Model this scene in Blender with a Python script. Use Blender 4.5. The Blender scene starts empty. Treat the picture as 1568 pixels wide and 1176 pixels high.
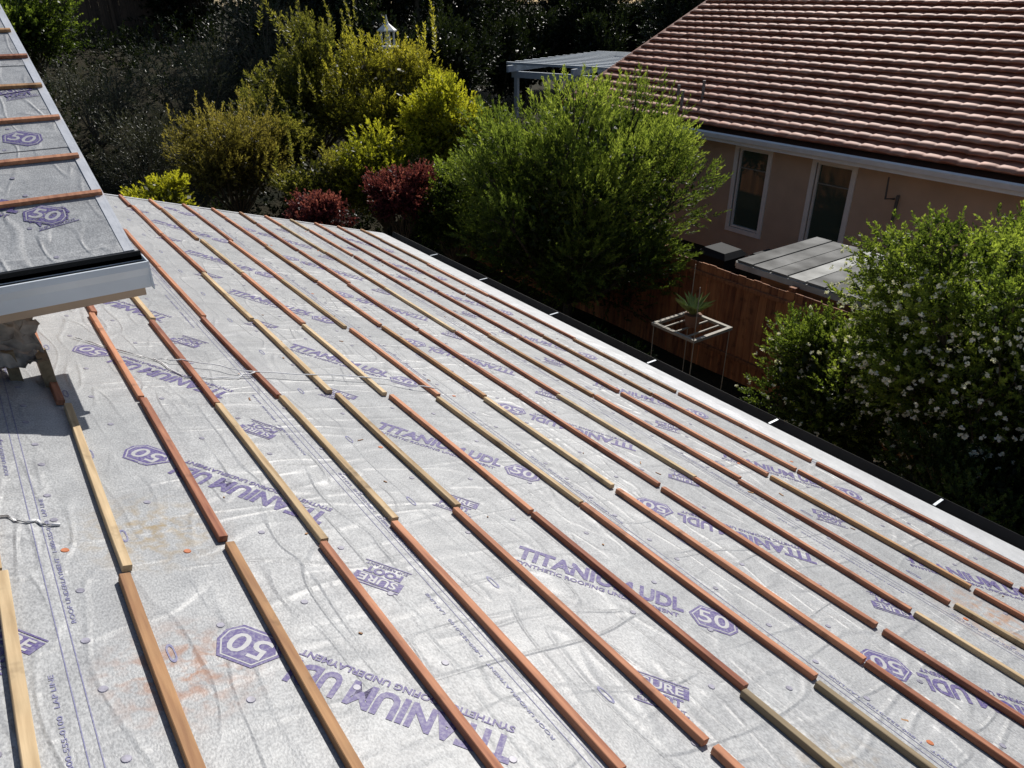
import bpy, math, random
import numpy as np
from mathutils import Vector, Matrix, noise
random.seed(7); rng=np.random.default_rng(7)
S=bpy.context.scene
R=math.radians
AL=R(17); H=1.6
# ---------------------------------------------------------------- helpers
def mat(name):
    m=bpy.data.materials.new(name); m.use_nodes=True
    nt=m.node_tree; nt.nodes.clear()
    o=nt.nodes.new('ShaderNodeOutputMaterial'); return m,nt,o
def N(nt,t,**k):
    n=nt.nodes.new(t)
    for a,b in k.items(): setattr(n,a,b)
    return n
def L(nt,a,b): nt.links.new(a,b)
def ramp(nt,stops,fac=None):
    r=N(nt,'ShaderNodeValToRGB'); e=r.color_ramp.elements
    while len(e)<len(stops): e.new(.5)
    for i,(p,c) in enumerate(stops):
        e[i].position=p; e[i].color=(*c,1) if len(c)==3 else c
    if fac is not None: L(nt,fac,r.inputs[0])
    return r
def simple(name,col,rough=.6,var=.15,scale=8,metal=0,bump=0,bscale=40,spec=.5,stretch=None):
    m,nt,o=mat(name)
    b=N(nt,'ShaderNodeBsdfPrincipled'); b.inputs['Roughness'].default_value=rough
    b.inputs['Metallic'].default_value=metal
    b.inputs['Specular IOR Level'].default_value=spec
    tc=N(nt,'ShaderNodeTexCoord'); mp=N(nt,'ShaderNodeMapping'); L(nt,tc.outputs['Object'],mp.inputs[0])
    if stretch: mp.inputs['Scale'].default_value=stretch
    n=N(nt,'ShaderNodeTexNoise'); n.inputs['Scale'].default_value=scale; n.inputs['Detail'].default_value=5
    L(nt,mp.outputs[0],n.inputs['Vector'])
    lo=[max(0,c*(1-var)) for c in col]; hi=[min(1,c*(1+var)) for c in col]
    r=ramp(nt,[(.3,lo),(.7,hi)],n.outputs[0]); L(nt,r.outputs[0],b.inputs['Base Color'])
    if bump:
        n2=N(nt,'ShaderNodeTexNoise'); n2.inputs['Scale'].default_value=bscale; n2.inputs['Detail'].default_value=4
        L(nt,mp.outputs[0],n2.inputs['Vector'])
        bp=N(nt,'ShaderNodeBump'); bp.inputs['Strength'].default_value=bump; bp.inputs['Distance'].default_value=.01
        L(nt,n2.outputs[0],bp.inputs['Height']); L(nt,bp.outputs[0],b.inputs['Normal'])
    L(nt,b.outputs[0],o.inputs[0]); return m
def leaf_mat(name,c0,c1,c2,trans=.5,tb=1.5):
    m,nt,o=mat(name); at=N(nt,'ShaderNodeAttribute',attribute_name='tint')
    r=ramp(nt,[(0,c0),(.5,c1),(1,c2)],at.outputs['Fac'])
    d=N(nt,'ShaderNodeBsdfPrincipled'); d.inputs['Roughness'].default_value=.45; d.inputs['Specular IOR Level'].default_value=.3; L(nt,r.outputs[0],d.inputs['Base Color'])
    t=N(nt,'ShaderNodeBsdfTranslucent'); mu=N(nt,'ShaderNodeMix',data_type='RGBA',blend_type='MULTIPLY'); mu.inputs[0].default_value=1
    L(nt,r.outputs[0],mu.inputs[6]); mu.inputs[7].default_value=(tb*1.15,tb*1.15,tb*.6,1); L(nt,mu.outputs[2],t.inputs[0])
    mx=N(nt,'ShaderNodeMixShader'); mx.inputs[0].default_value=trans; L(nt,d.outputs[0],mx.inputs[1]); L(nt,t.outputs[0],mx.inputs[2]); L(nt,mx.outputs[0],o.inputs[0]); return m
def empty(name,loc=(0,0,0)):
    e=bpy.data.objects.new(name,None); e.location=loc; S.collection.objects.link(e); return e
def obj(name,v,f,m,parent=None,M=None,smooth=False):
    me=bpy.data.meshes.new(name); me.from_pydata([tuple(map(float,p)) for p in v],[],f)
    for mm in (m if isinstance(m,list) else [m]): me.materials.append(mm)
    if smooth: me.shade_smooth()
    ob=bpy.data.objects.new(name,me); S.collection.objects.link(ob)
    if M is not None: ob.matrix_world=M
    if parent:
        ob.parent=parent; ob.matrix_parent_inverse=parent.matrix_basis.inverted()
    return ob
def fastmesh(name,V,F,m,parent=None,tint=None,M=None):
    me=bpy.data.meshes.new(name); nf=len(F)
    me.vertices.add(len(V)); me.vertices.foreach_set('co',np.asarray(V,dtype=np.float32).ravel())
    me.loops.add(nf*4); me.loops.foreach_set('vertex_index',np.asarray(F,dtype=np.int32).ravel())
    me.polygons.add(nf); me.polygons.foreach_set('loop_start',np.arange(0,nf*4,4,dtype=np.int32))
    me.polygons.foreach_set('loop_total',np.full(nf,4,dtype=np.int32))
    me.update(calc_edges=True); me.validate()
    if tint is not None:
        a=me.attributes.new('tint','FLOAT','POINT'); a.data.foreach_set('value',np.asarray(tint,dtype=np.float32))
    me.materials.append(m)
    ob=bpy.data.objects.new(name,me); S.collection.objects.link(ob)
    if M is not None: ob.matrix_world=M
    if parent:
        ob.parent=parent; ob.matrix_parent_inverse=parent.matrix_basis.inverted()
    return ob
class MB:
    def __init__(s): s.v=[]; s.f=[]
    def add(s,v,f):
        o=len(s.v); s.v+= [tuple(p) for p in v]; s.f+=[tuple(i+o for i in q) for q in f]
    def box(s,a,b):
        x0,y0,z0=a; x1,y1,z1=b
        s.add([(x0,y0,z0),(x1,y0,z0),(x1,y1,z0),(x0,y1,z0),(x0,y0,z1),(x1,y0,z1),(x1,y1,z1),(x0,y1,z1)],
              [(0,3,2,1),(4,5,6,7),(0,1,5,4),(1,2,6,5),(2,3,7,6),(3,0,4,7)])
    def tube(s,pts,rad,n=7):
        pts=[Vector(p) for p in pts]; o=len(s.v)
        for i,p in enumerate(pts):
            d=(pts[min(i+1,len(pts)-1)]-pts[max(i-1,0)]).normalized()
            a=d.orthogonal().normalized(); b=d.cross(a)
            for k in range(n):
                t=2*math.pi*k/n; s.v.append(tuple(p+(a*math.cos(t)+b*math.sin(t))*rad[i]))
        for i in range(len(pts)-1):
            for k in range(n):
                s.f.append((o+i*n+k,o+i*n+(k+1)%n,o+(i+1)*n+(k+1)%n,o+(i+1)*n+k))
        s.f.append(tuple(o+k for k in range(n))[::-1]); s.f.append(tuple(o+(len(pts)-1)*n+k for k in range(n)))
    def extr(s,prof,y0,y1,axis='y'):
        n=len(prof); v=[]
        for y in (y0,y1):
            for a,b in prof: v.append((a,y,b) if axis=='y' else (y,a,b))
        f=[(i,(i+1)%n,n+(i+1)%n,n+i) for i in range(n)]+[tuple(range(n))[::-1],tuple(range(n,2*n))]
        s.add(v,f)
    def disc(s,c,r,h,n=12):
        v=[(c[0]+r*math.cos(2*math.pi*k/n),c[1]+r*math.sin(2*math.pi*k/n),c[2]) for k in range(n)]
        v+=[(c[0]+r*.85*math.cos(2*math.pi*k/n),c[1]+r*.85*math.sin(2*math.pi*k/n),c[2]+h) for k in range(n)]
        s.add(v,[(k,(k+1)%n,n+(k+1)%n,n+k) for k in range(n)]+[tuple(range(n,2*n))])
    def obj(s,name,m,parent=None,M=None,smooth=False): return obj(name,s.v,s.f,m,parent,M,smooth)

# ---------------------------------------------------------------- world, sun, camera
sd=Vector((.80,.55,.84)).normalized()
w=bpy.data.worlds.new("World"); S.world=w; w.use_nodes=True
nt=w.node_tree; bg=nt.nodes['Background']; sk=nt.nodes.new('ShaderNodeTexSky'); sk.sky_type='NISHITA'
sk.sun_disc=False; sk.sun_elevation=math.asin(sd.z); sk.sun_rotation=math.atan2(sd.x,sd.y)
nt.links.new(sk.outputs[0],bg.inputs[0]); bg.inputs[1].default_value=.07
sl=bpy.data.lights.new('sun','SUN'); sl.energy=5.0; sl.angle=R(.5); sl.color=(1,.96,.90)
so=bpy.data.objects.new('sun',sl); S.collection.objects.link(so); so.rotation_euler=sd.to_track_quat('Z','Y').to_euler()
so.location=(10,5,20)
cd=bpy.data.cameras.new('camera'); cd.lens=26; cd.sensor_width=36; cd.clip_end=2000; cd.clip_start=.05
co=bpy.data.objects.new('camera',cd); S.collection.objects.link(co); S.camera=co
co.rotation_euler=(R(90-27.8),0,R(-36.1))
S.view_settings.view_transform='Standard'; S.view_settings.look='None'; S.view_settings.exposure=0

# ---------------------------------------------------------------- materials
def underlayment_mat():
    m,nt,o=mat('synthetic_underlayment')
    b=N(nt,'ShaderNodeBsdfPrincipled'); tc=N(nt,'ShaderNodeTexCoord'); P=tc.outputs['Object']
    def noi(scale,detail=3,st=None,rot=0,dist=0):
        mp=N(nt,'ShaderNodeMapping'); L(nt,P,mp.inputs[0])
        if st: mp.inputs['Scale'].default_value=st
        mp.inputs['Rotation'].default_value=(0,0,rot)
        n=N(nt,'ShaderNodeTexNoise'); n.inputs['Scale'].default_value=scale; n.inputs['Detail'].default_value=detail
        n.inputs['Distortion'].default_value=dist
        L(nt,mp.outputs[0],n.inputs['Vector']); return n.outputs[0]
    grain=noi(170,2,(1,.6,1)); soft=noi(1.1,3); mid=noi(7,4)
    base=ramp(nt,[(.25,(.365,.375,.38)),(.75,(.515,.52,.518))],soft)
    g=ramp(nt,[(.3,(.64,.64,.65)),(.7,(1.12,1.12,1.12))],grain)
    mx=N(nt,'ShaderNodeMix',data_type='RGBA',blend_type='MULTIPLY'); mx.inputs[0].default_value=1
    L(nt,base.outputs[0],mx.inputs[6]); L(nt,g.outputs[0],mx.inputs[7])
    g2=ramp(nt,[(.3,(.84,.84,.85)),(.7,(1.05,1.05,1.05))],mid)
    mx2=N(nt,'ShaderNodeMix',data_type='RGBA',blend_type='MULTIPLY'); mx2.inputs[0].default_value=1
    L(nt,mx.outputs[2],mx2.inputs[6]); L(nt,g2.outputs[0],mx2.inputs[7])
    col=mx2.outputs[2]
    st=noi(22,6,dist=.6)
    for (c,r,cc) in [((.70,2.5),.30,(.33,.25,.14)),((.61,1.75),.26,(.34,.17,.10)),((4.2,.76),.36,(.40,.23,.14)),((2.3,.5),.3,(.31,.24,.16))]:
        vm=N(nt,'ShaderNodeVectorMath',operation='DISTANCE'); L(nt,P,vm.inputs[0]); vm.inputs[1].default_value=(c[0],c[1],0)
        mr=N(nt,'ShaderNodeMapRange'); L(nt,vm.outputs['Value'],mr.inputs[0]); mr.inputs[1].default_value=0; mr.inputs[2].default_value=r; mr.inputs[3].default_value=1; mr.inputs[4].default_value=0
        rr=ramp(nt,[(.43,(0,0,0)),(.64,(1,1,1))],st)
        mu=N(nt,'ShaderNodeMath',operation='MULTIPLY'); L(nt,mr.outputs[0],mu.inputs[0]); L(nt,rr.outputs[0],mu.inputs[1])
        mm=N(nt,'ShaderNodeMix',data_type='RGBA'); L(nt,mu.outputs[0],mm.inputs[0]); L(nt,col,mm.inputs[6]); mm.inputs[7].default_value=(*cc,1); col=mm.outputs[2]
    L(nt,col,b.inputs['Base Color'])
    b.inputs['Roughness'].default_value=.45; b.inputs['Specular IOR Level'].default_value=.38
    c1=noi(1.5,1,(.8,3.2,1),R(40),.7); c2=noi(2.0,1,(3.2,.8,1),R(15),.5)
    def ridge(x,w):
        a=N(nt,'ShaderNodeMath',operation='SUBTRACT'); L(nt,x,a.inputs[0]); a.inputs[1].default_value=.5
        bb=N(nt,'ShaderNodeMath',operation='ABSOLUTE'); L(nt,a.outputs[0],bb.inputs[0])
        mr=N(nt,'ShaderNodeMapRange',interpolation_type='SMOOTHSTEP'); L(nt,bb.outputs[0],mr.inputs[0]); mr.inputs[1].default_value=0; mr.inputs[2].default_value=w; mr.inputs[3].default_value=1; mr.inputs[4].default_value=0
        return mr.outputs[0]
    r1=ridge(c1,.07); r2=ridge(c2,.06)
    pm=ramp(nt,[(.42,(.3,.3,.3)),(.6,(1,1,1))],soft)
    s=N(nt,'ShaderNodeMath',operation='ADD'); L(nt,r1,s.inputs[0]); L(nt,r2,s.inputs[1])
    sp=N(nt,'ShaderNodeMath',operation='MULTIPLY'); L(nt,s.outputs[0],sp.inputs[0]); L(nt,pm.outputs[0],sp.inputs[1])
    s2=N(nt,'ShaderNodeMath',operation='ADD'); L(nt,sp.outputs[0],s2.inputs[0])
    sc=N(nt,'ShaderNodeMath',operation='MULTIPLY'); L(nt,mid,sc.inputs[0]); sc.inputs[1].default_value=1.5; L(nt,sc.outputs[0],s2.inputs[1])
    b1=N(nt,'ShaderNodeBump'); b1.inputs['Strength'].default_value=.5; b1.inputs['Distance'].default_value=.010; L(nt,s2.outputs[0],b1.inputs['Height'])
    b2=N(nt,'ShaderNodeBump'); b2.inputs['Strength'].default_value=.45; b2.inputs['Distance'].default_value=.002; L(nt,grain,b2.inputs['Height']); L(nt,b1.outputs[0],b2.inputs['Normal'])
    L(nt,b2.outputs[0],b.inputs['Normal']); L(nt,b.outputs[0],o.inputs[0]); return m
M_UND=underlayment_mat()
def ink_mat(name,col):
    m,nt,o=mat(name); b=N(nt,'ShaderNodeBsdfPrincipled'); tc=N(nt,'ShaderNodeTexCoord')
    n=N(nt,'ShaderNodeTexNoise'); n.inputs['Scale'].default_value=110; n.inputs['Detail'].default_value=3; L(nt,tc.outputs['Object'],n.inputs['Vector'])
    r=ramp(nt,[(.4,col),(.75,[c*.6+.2 for c in col])],n.outputs[0]); L(nt,r.outputs[0],b.inputs['Base Color'])
    b.inputs['Roughness'].default_value=.5; b.inputs['Specular IOR Level'].default_value=.3
    L(nt,b.outputs[0],o.inputs[0]); return m
M_INK=ink_mat('purple_ink',(.085,.062,.21)); M_INKF=ink_mat('faded_blue_ink',(.17,.17,.31))
M_WHT=simple('unprinted_white',(.41,.41,.42),.5,.1,60)
def wood_mat(name,c1,c2,st=(30,2.2,30)):
    m,nt,o=mat(name); b=N(nt,'ShaderNodeBsdfPrincipled'); tc=N(nt,'ShaderNodeTexCoord'); mp=N(nt,'ShaderNodeMapping')
    L(nt,tc.outputs['Object'],mp.inputs[0]); mp.inputs['Scale'].default_value=st
    ge=N(nt,'ShaderNodeNewGeometry')
    n=N(nt,'ShaderNodeTexNoise'); n.inputs['Scale'].default_value=1.5; n.inputs['Detail'].default_value=7; L(nt,mp.outputs[0],n.inputs['Vector'])
    nk=N(nt,'ShaderNodeTexNoise'); nk.inputs['Scale'].default_value=9; nk.inputs['Detail'].default_value=3; L(nt,tc.outputs['Object'],nk.inputs['Vector'])
    ad=N(nt,'ShaderNodeMath',operation='MULTIPLY_ADD'); L(nt,ge.outputs['Random Per Island'],ad.inputs[0]); ad.inputs[1].default_value=.6
    sb=N(nt,'ShaderNodeMath',operation='MULTIPLY_ADD'); L(nt,n.outputs[0],sb.inputs[0]); sb.inputs[1].default_value=1.5; sb.inputs[2].default_value=-.55
    L(nt,sb.outputs[0],ad.inputs[2])
    r=ramp(nt,[(.08,c1),(.85,c2)],ad.outputs[0])
    kr=ramp(nt,[(.28,(.45,.42,.40)),(.40,(1,1,1)),(.7,(1.12,1.08,1.05))],nk.outputs[0])
    mx=N(nt,'ShaderNodeMix',data_type='RGBA',blend_type='MULTIPLY'); mx.inputs[0].default_value=.8; L(nt,r.outputs[0],mx.inputs[6]); L(nt,kr.outputs[0],mx.inputs[7])
    L(nt,mx.outputs[2],b.inputs['Base Color']); b.inputs['Roughness'].default_value=.78
    bp=N(nt,'ShaderNodeBump'); bp.inputs['Strength'].default_value=.5; bp.inputs['Distance'].default_value=.004; L(nt,n.outputs[0],bp.inputs['Height']); L(nt,bp.outputs[0],b.inputs['Normal'])
    L(nt,b.outputs[0],o.inputs[0]); return m
M_RED=wood_mat('red_stained_wood',(.20,.062,.032),(.52,.24,.13))
M_PINE=wood_mat('pine_wood',(.30,.20,.10),(.62,.47,.28))
M_GREY=wood_mat('weathered_wood',(.12,.085,.045),(.26,.20,.12))
M_BRN=wood_mat('brown_wood',(.20,.09,.04),(.44,.25,.115))
M_BLACK=simple('black_gutter_metal',(.010,.010,.011),.5,.3,6,spec=.3)
M_ALUM=simple('white_flashing_metal',(.76,.77,.79),.3,.08,5,metal=.25,bump=1.0,bscale=7,spec=.8)
M_PAINTW=simple('white_painted_metal',(.70,.75,.79),.4,.06,5)
M_FASC=simple('tan_fascia_paint',(.50,.37,.26),.6,.1,6)
M_STUC=simple('beige_stucco',(.50,.38,.285),.9,.09,2,bump=.6,bscale=90)
M_CAP=simple('cap_nail',(.28,.27,.33),.4,.3,60)
M_ORANGE=simple('orange_cap_nail',(.5,.15,.05),.5,.2,60)

# ---------------------------------------------------------------- HOUSE (roof being re-covered)
house=empty('house')
M1=Matrix.Translation(Vector((-H*math.sin(AL),0,-H*math.cos(AL))))@Matrix.Rotation(AL,4,'Y')
QC=Vector((.557,3.85,-1.09))
M2=Matrix.Translation(QC)@Matrix.Rotation(AL,4,'X')
laps=[-1.94,-.75,.44,1.63,2.82,4.01,5.20,5.47]
U0,U1=-3.0,9.75; VE=5.47
def zsurf(v):
    for a,b in zip(laps[:-1],laps[1:]):
        if v<=b: return .004*(v-a)/(1.19)
    return .004
mb=MB()
for a,b in zip(laps[:-1],laps[1:]):
    nseg=40; o=len(mb.v); zb=.004*(b-a)/1.19
    for i in range(nseg+1):
        u=U0+(U1-U0)*i/nseg; e=.005+.004*math.sin(i*1.1+a)
        ee=e if b<VE-.1 else 0
        mb.v+=[(a,u,0.0),(b+ee,u,zb),(b+ee+.001,u,.0002)]
    for i in range(nseg):
        q=o+i*3; mb.f+=[(q,q+1,q+4,q+3),(q+1,q+2,q+5,q+4)]
und=mb.obj('underlayment',M_UND,house,M1)
mb=MB(); mb.box((-1.99,U0,-.06),(VE-.01,U1-.01,-.005)); mb.obj('roof_deck',M_FASC,house,M1)
def batten(mb,v,u0,u1,z,wd=.038,ht=.02,ax=0):
    n=6; prof=[(-wd/2,0),(-wd/2,ht-.002),(-wd/2+.002,ht),(wd/2-.002,ht),(wd/2,ht-.002),(wd/2,0)]
    o=len(mb.v); ph=random.random()*6; am=random.uniform(0,.006); sk_=random.uniform(-.016,.016)
    for i in range(n+1):
        t=i/n; u=u0+(u1-u0)*t; dv=am*math.sin(t*3.1+ph)+sk_*(t-.5)
        for a,b in prof:
            p=(v+a+dv,u,z+b)
            mb.v.append(p if ax==0 else (p[1],p[0],p[2]))
    for i in range(n):
        for k in range(6):
            q=(o+i*6+k,o+i*6+(k+1)%6,o+(i+1)*6+(k+1)%6,o+(i+1)*6+k)
            mb.f.append(q if ax==1 else q[::-1])
    c0=tuple(o+k for k in range(6)); c1=tuple(o+n*6+k for k in range(6))
    mb.f.append(c0); mb.f.append(c1[::-1])
B={'red':MB(),'pine':MB(),'grey':MB(),'brn':MB()}
random.seed(3)
for k in range(-4,15):
    v=.216+.348*k
    if v>5.2: break
    js=[-3.2+1.37*i for i in range(11)]
    prev=None
    for bi,j in enumerate(js):
        a=prev if prev is not None else j
        b=j+1.37+random.uniform(-.07,.07)
        prev=b+random.uniform(.010,.045)
        b_=min(b,U1-.02)
        if a>U1-.1: continue
        u=(a+b)/2; r=random.random()
        if 2.2<u<3.7: c='pine' if (k<=6 and r<.8) or (k>6 and r<.35) else 'red'
        elif .8<u<2.2:
            c='red' if r<.72 else ('pine' if r<.80 else 'brn')
            if k==1: c='brn'
            if k in(0,): c='pine'
        elif u<.8: c='red' if k<5 and r<.7 else ('grey' if r<.6 and k in(5,6,7,8) else ('pine' if r<.5 else 'red'))
        elif u<5.1: c='red' if r<.55 else ('pine' if r<.85 else 'brn')
        else: c='red' if r<.68 else ('pine' if r<.8 else 'brn')
        batten(B[c],v+random.uniform(-.018,.018),a,b_,.0045,wd=random.uniform(.029,.035),ht=.025)
for c,m in (('red',M_RED),('pine',M_PINE),('grey',M_GREY),('brn',M_BRN)): B[c].obj('battens_'+c,m,house,M1)
# ---- printing
def text_mesh(body,width,height,bold=.018):
    cu=bpy.data.curves.new('t','FONT'); cu.body=body; cu.size=1; cu.offset=bold; cu.resolution_u=3
    ob=bpy.data.objects.new('t',cu); S.collection.objects.link(ob)
    bpy.context.view_layer.update()
    me=bpy.data.meshes.new_from_object(ob.evaluated_get(bpy.context.evaluated_depsgraph_get()))
    V=np.array([v.co[:] for v in me.vertices]); F=[tuple(p.vertices) for p in me.polygons]
    bpy.data.objects.remove(ob); bpy.data.meshes.remove(me); bpy.data.curves.remove(cu)
    mn=V.min(0); mx=V.max(0); V=(V-mn)/(mx-mn+1e-9)*np.array([width,height,0]); return V,F
def place(mb,V,F,org,ang,off=(0,0),z=.0015,zf=zsurf,lim=None):
    c,s=math.cos(ang),math.sin(ang); out=[]
    for p in V:
        x,y=p[0]+off[0],p[1]+off[1]
        a=org[0]+c*x-s*y; b=org[1]+s*x+c*y
        out.append((a,b,zf(a)+z))
    if lim and (max(p[1] for p in out)>lim[1] or min(p[1] for p in out)<lim[0] or max(p[0] for p in out)>lim[3] or min(p[0] for p in out)<lim[2]): return
    mb.add(out,F)
T1=text_mesh('TITANIUM',.51,.105,.042); T1b=text_mesh('UDL',.19,.105,.042)
T2=text_mesh('SYNTHETIC ROOFING UNDERLAYMENT',.70,.028,.03); T50=text_mesh('50',.13,.09,.01)
TS=text_mesh('SURE',.15,.045,.02); TF=text_mesh('FOOT',.15,.045,.045); TR=text_mesh('SLIP RESISTANT',.17,.016,.02)
hexa=(np.array([(0,.05,0),(.04,-.025,0),(.17,-.025,0),(.205,.02,0),(.205,.07,0),(.165,.135,0),(.05,.135,0)]),[tuple(range(7))])
hexw=(np.array([(.012,.05,0),(.045,-.015,0),(.166,-.015,0),(.195,.022,0),(.195,.068,0),(.160,.125,0),(.055,.125,0)]),[tuple(range(7))])
hexi=(np.array([(.018,.05,0),(.048,-.010,0),(.164,-.010,0),(.190,.023,0),(.190,.066,0),(.157,.120,0),(.058,.120,0)]),[tuple(range(7))])
ink=MB(); wh=MB(); fad=MB()
LIM=(U0+.02,U1-.02,-1.9,VE-.03)
def logo(o,ang,zf=zsurf,lim=LIM,tg=(ink,wh)):
    place(tg[0],*T1,o,ang,(0,0),zf=zf,lim=lim); place(tg[0],*T1b,o,ang,(.54,0),zf=zf,lim=lim)
    place(tg[0],*T2,o,ang,(.01,-.045),zf=zf,lim=lim)
    place(tg[0],*hexa,o,ang,(.75,-.03),zf=zf,lim=lim); place(tg[1],*hexw,o,ang,(.75,-.03),z=.002,zf=zf,lim=lim); place(tg[0],*hexi,o,ang,(.75,-.03),z=.0025,zf=zf,lim=lim)
    place(tg[1],*T50,o,ang,(.79,-.02),z=.003,zf=zf,lim=lim)
bar=(np.array([(0,0,0),(.19,0,0),(.19,.055,0),(0,.055,0)]),[(0,1,2,3)])
ln=(np.array([(0,0,0),(.19,0,0),(.19,.006,0),(0,.006,0)]),[(0,1,2,3)])
def badge(o,ang,zf=zsurf,lim=LIM,tg=(ink,wh)):
    place(tg[0],*bar,o,ang,(-.095,0),zf=zf,lim=lim); place(tg[1],*TS,o,ang,(-.075,.005),z=.0025,zf=zf,lim=lim)
    place(tg[0],*TF,o,ang,(-.075,-.053),zf=zf,lim=lim); place(tg[0],*TR,o,ang,(-.085,-.077),zf=zf,lim=lim)
    place(tg[0],*ln,o,ang,(-.095,-.088),zf=zf,lim=lim); place(tg[0],*ln,o,ang,(-.095,.062),zf=zf,lim=lim)
D50=R(-50)
for k in range(-3,7):
    P=1.31*k
    logo((2.0,1.96+P),D50); badge((2.0,1.11+P),D50)
    logo((1.38,1.15+P),D50+math.pi); badge((1.37,1.99+P),D50+math.pi)
    logo((3.68,1.5+P),D50+math.pi); badge((3.64,1.06+P),D50+math.pi)
    logo((4.29,1.27+P),D50); badge((4.29,.44+P),D50)
    badge((.2,2.02+P),D50); logo((-.5,2.2+P),D50)
def strip(mb,v0,v1,u0,u1,z=.0012):
    mb.add([(v0,u0,zsurf(v0)+z),(v1,u0,zsurf(v1)+z),(v1,u1,zsurf(v1)+z),(v0,u1,zsurf(v0)+z)],[(0,1,2,3)])
Tfine=text_mesh('ROOF UNDERLAYMENT   1-800-555-0100   LAP LINE',.75,.013,.02)
ov=[]
for k in range(14):
    t=2*math.pi*k/14; ov.append((.012*math.cos(t),.03*math.sin(t)+(.012 if math.sin(t)>0 else -.012),0))
ovi=[(p[0]*.6,p[1]*.72,0) for p in ov]
for lp in laps[1:-1]:
    for d in (-.075,-.105):
        strip(fad,lp+d,lp+d+.003,U0+.02,U1-.02)
    for k in range(16):
        u=U0+.3+k*.95
        if u<U1-1: place(fad,*Tfine,(lp-.05 if k%2 else lp-.135,u),R(90),lim=LIM)
    for k in range(20):
        u=U0+.25+k*.655; vv=lp+.16
        if vv<VE-.1 and u<U1-.1:
            fad.add([(vv+p[0],u+p[1],zsurf(vv)+.0015) for p in ov]+[(vv+p[0],u+p[1],zsurf(vv)+.0015) for p in ovi],[(i,(i+1)%14,14+(i+1)%14,14+i) for i in range(14)])
ink.obj('printed_lettering',M_INK,house,M1); wh.obj('printed_lettering_reverse',M_WHT,house,M1); fad.obj('printed_lap_lines',M_INKF,house,M1)
cap=MB(); capo=MB(); random.seed(11)
for lp in laps[:-1]:
    rows=[lp-.03,lp+.30,lp+.60,lp+.88]
    for ri,vv in enumerate(rows):
        st=.22 if ri==0 else .42
        u=U0+.1+random.random()*.3
        while u<U1-.05:
            a=vv+random.uniform(-.04,.04)*(1 if ri else .3)
            if -1.9<a<VE-.04: (capo if random.random()<.035 else cap).disc((a,u,zsurf(a)),.0135,.0025)
            u+=st*random.uniform(.75,1.25)
cap.obj('cap_nails',M_CAP,house,M1); capo.obj('orange_cap_nails',M_ORANGE,house,M1)
mb=MB(); random.seed(21)
for i in range(70):
    v=random.uniform(.05,5.1); u=random.uniform(.2,9.4); l=random.uniform(.004,.02); w_=random.uniform(.002,.006); t=random.random()*3.14; z=zsurf(v)+.001
    c_,s_=math.cos(t),math.sin(t)
    pts=[(-l,-w_),(l,-w_*.6),(l*.9,w_),(-l*.8,w_*.8)]
    q=[(v+c_*a-s_*b,u+s_*a+c_*b) for a,b in pts]
    mb.add([(a,b,z) for a,b in q]+[(a,b,z+.003) for a,b in q],[(4,5,6,7),(0,1,5,4),(1,2,6,5),(2,3,7,6),(3,0,4,7)])
mb.obj('wood_chips',M_BRN,house,M1)
M_STR=simple('white_strap',(.85,.85,.86),.6,.03,5)
def strapcurve(pts,name,r=.003):
    mb=MB(); P=[]
    pts=[Vector(p) for p in pts]
    for i in range(len(pts)-1):
        for k in range(6):
            t=k/6; p=pts[i].lerp(pts[i+1],t); p.x+=.012*math.sin(i*6+k*1.3); p.y+=.012*math.cos(i*4+k*1.7); P.append(p)
    P.append(pts[-1]); mb.tube(P,[r]*len(P),6); mb.obj(name,M_STR,house,M1,smooth=True)
strapcurve([(.75,4.6,.010),(1.10,4.27,.010),(1.26,4.2,.033),(1.59,4.02,.033),(2.3,3.95,.033),(2.70,3.74,.033)],'white_string',.0035)
strapcurve([(1.10,4.27,.010),(1.20,4.0,.009),(1.45,3.98,.012),(1.59,4.02,.033)],'white_string_loop',.0035)
strapcurve([(.10,2.9,.02),(.16,2.78,.010),(.30,2.66,.009),(.42,2.60,.010)],'plastic_strap',.005)
mb=MB(); n=60
for i in range(n+1):
    u=U0+(U1-U0)*i/n
    e=.012*noise.noise(Vector((u*1.7,0,0))); e2=.010*noise.noise(Vector((u*4,3,0)))
    mb.v+=[(5.20+e,u,.0055),(5.34,u,.0085+abs(e2)),(5.485,u,.007),(5.50,u,-.03)]
for i in range(n):
    for k in range(3):
        q=i*4+k; mb.f.append((q,q+1,q+5,q+4))
mb.obj('eave_flashing',M_ALUM,house,M1)
Xe=VE*math.cos(AL)-H*math.sin(AL); Ze=-VE*math.sin(AL)-H*math.cos(AL)
mb=MB(); x0=Xe+.03
mb.extr([(x0,Ze-.03),(x0,Ze-.15),(x0+.10,Ze-.15),(x0+.14,Ze-.06),(x0+.165,Ze-.015),(x0+.150,Ze-.008),(x0+.128,Ze-.06),(x0+.095,Ze-.142),(x0+.006,Ze-.142),(x0+.006,Ze-.03)],U0,U1+.05)
mb.obj('eave_gutter',M_BLACK,house)
mb=MB()
for u in (.25,1.63,3.0,4.4,5.9,7.3,8.5): mb.box((x0+.03,u-.009,Ze-.020),(x0+.148,u+.009,Ze-.014))
mb.obj('gutter_straps',M_PAINTW,house)
GZ=-5.4
mb=MB()
xw=Xe-.45
mb.box((-2.3,U0+.3,GZ),(xw,U1-.4,-3.05))
mb.add([(-2.3,U1-.4,-3.05),(xw,U1-.4,-3.05),(-2.3,U1-.4,-1.05)],[(0,1,2)])
mb.box((Xe-.03,U0,Ze-.18),(Xe+.02,U1,Ze-.03))
mb.obj('walls',M_STUC,house)
mb=MB(); mb.box((-1.9,U1-.009,-.16),(VE,U1+.02,-.004)); mb.obj('rake_board',M_FASC,house,M1)
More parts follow.
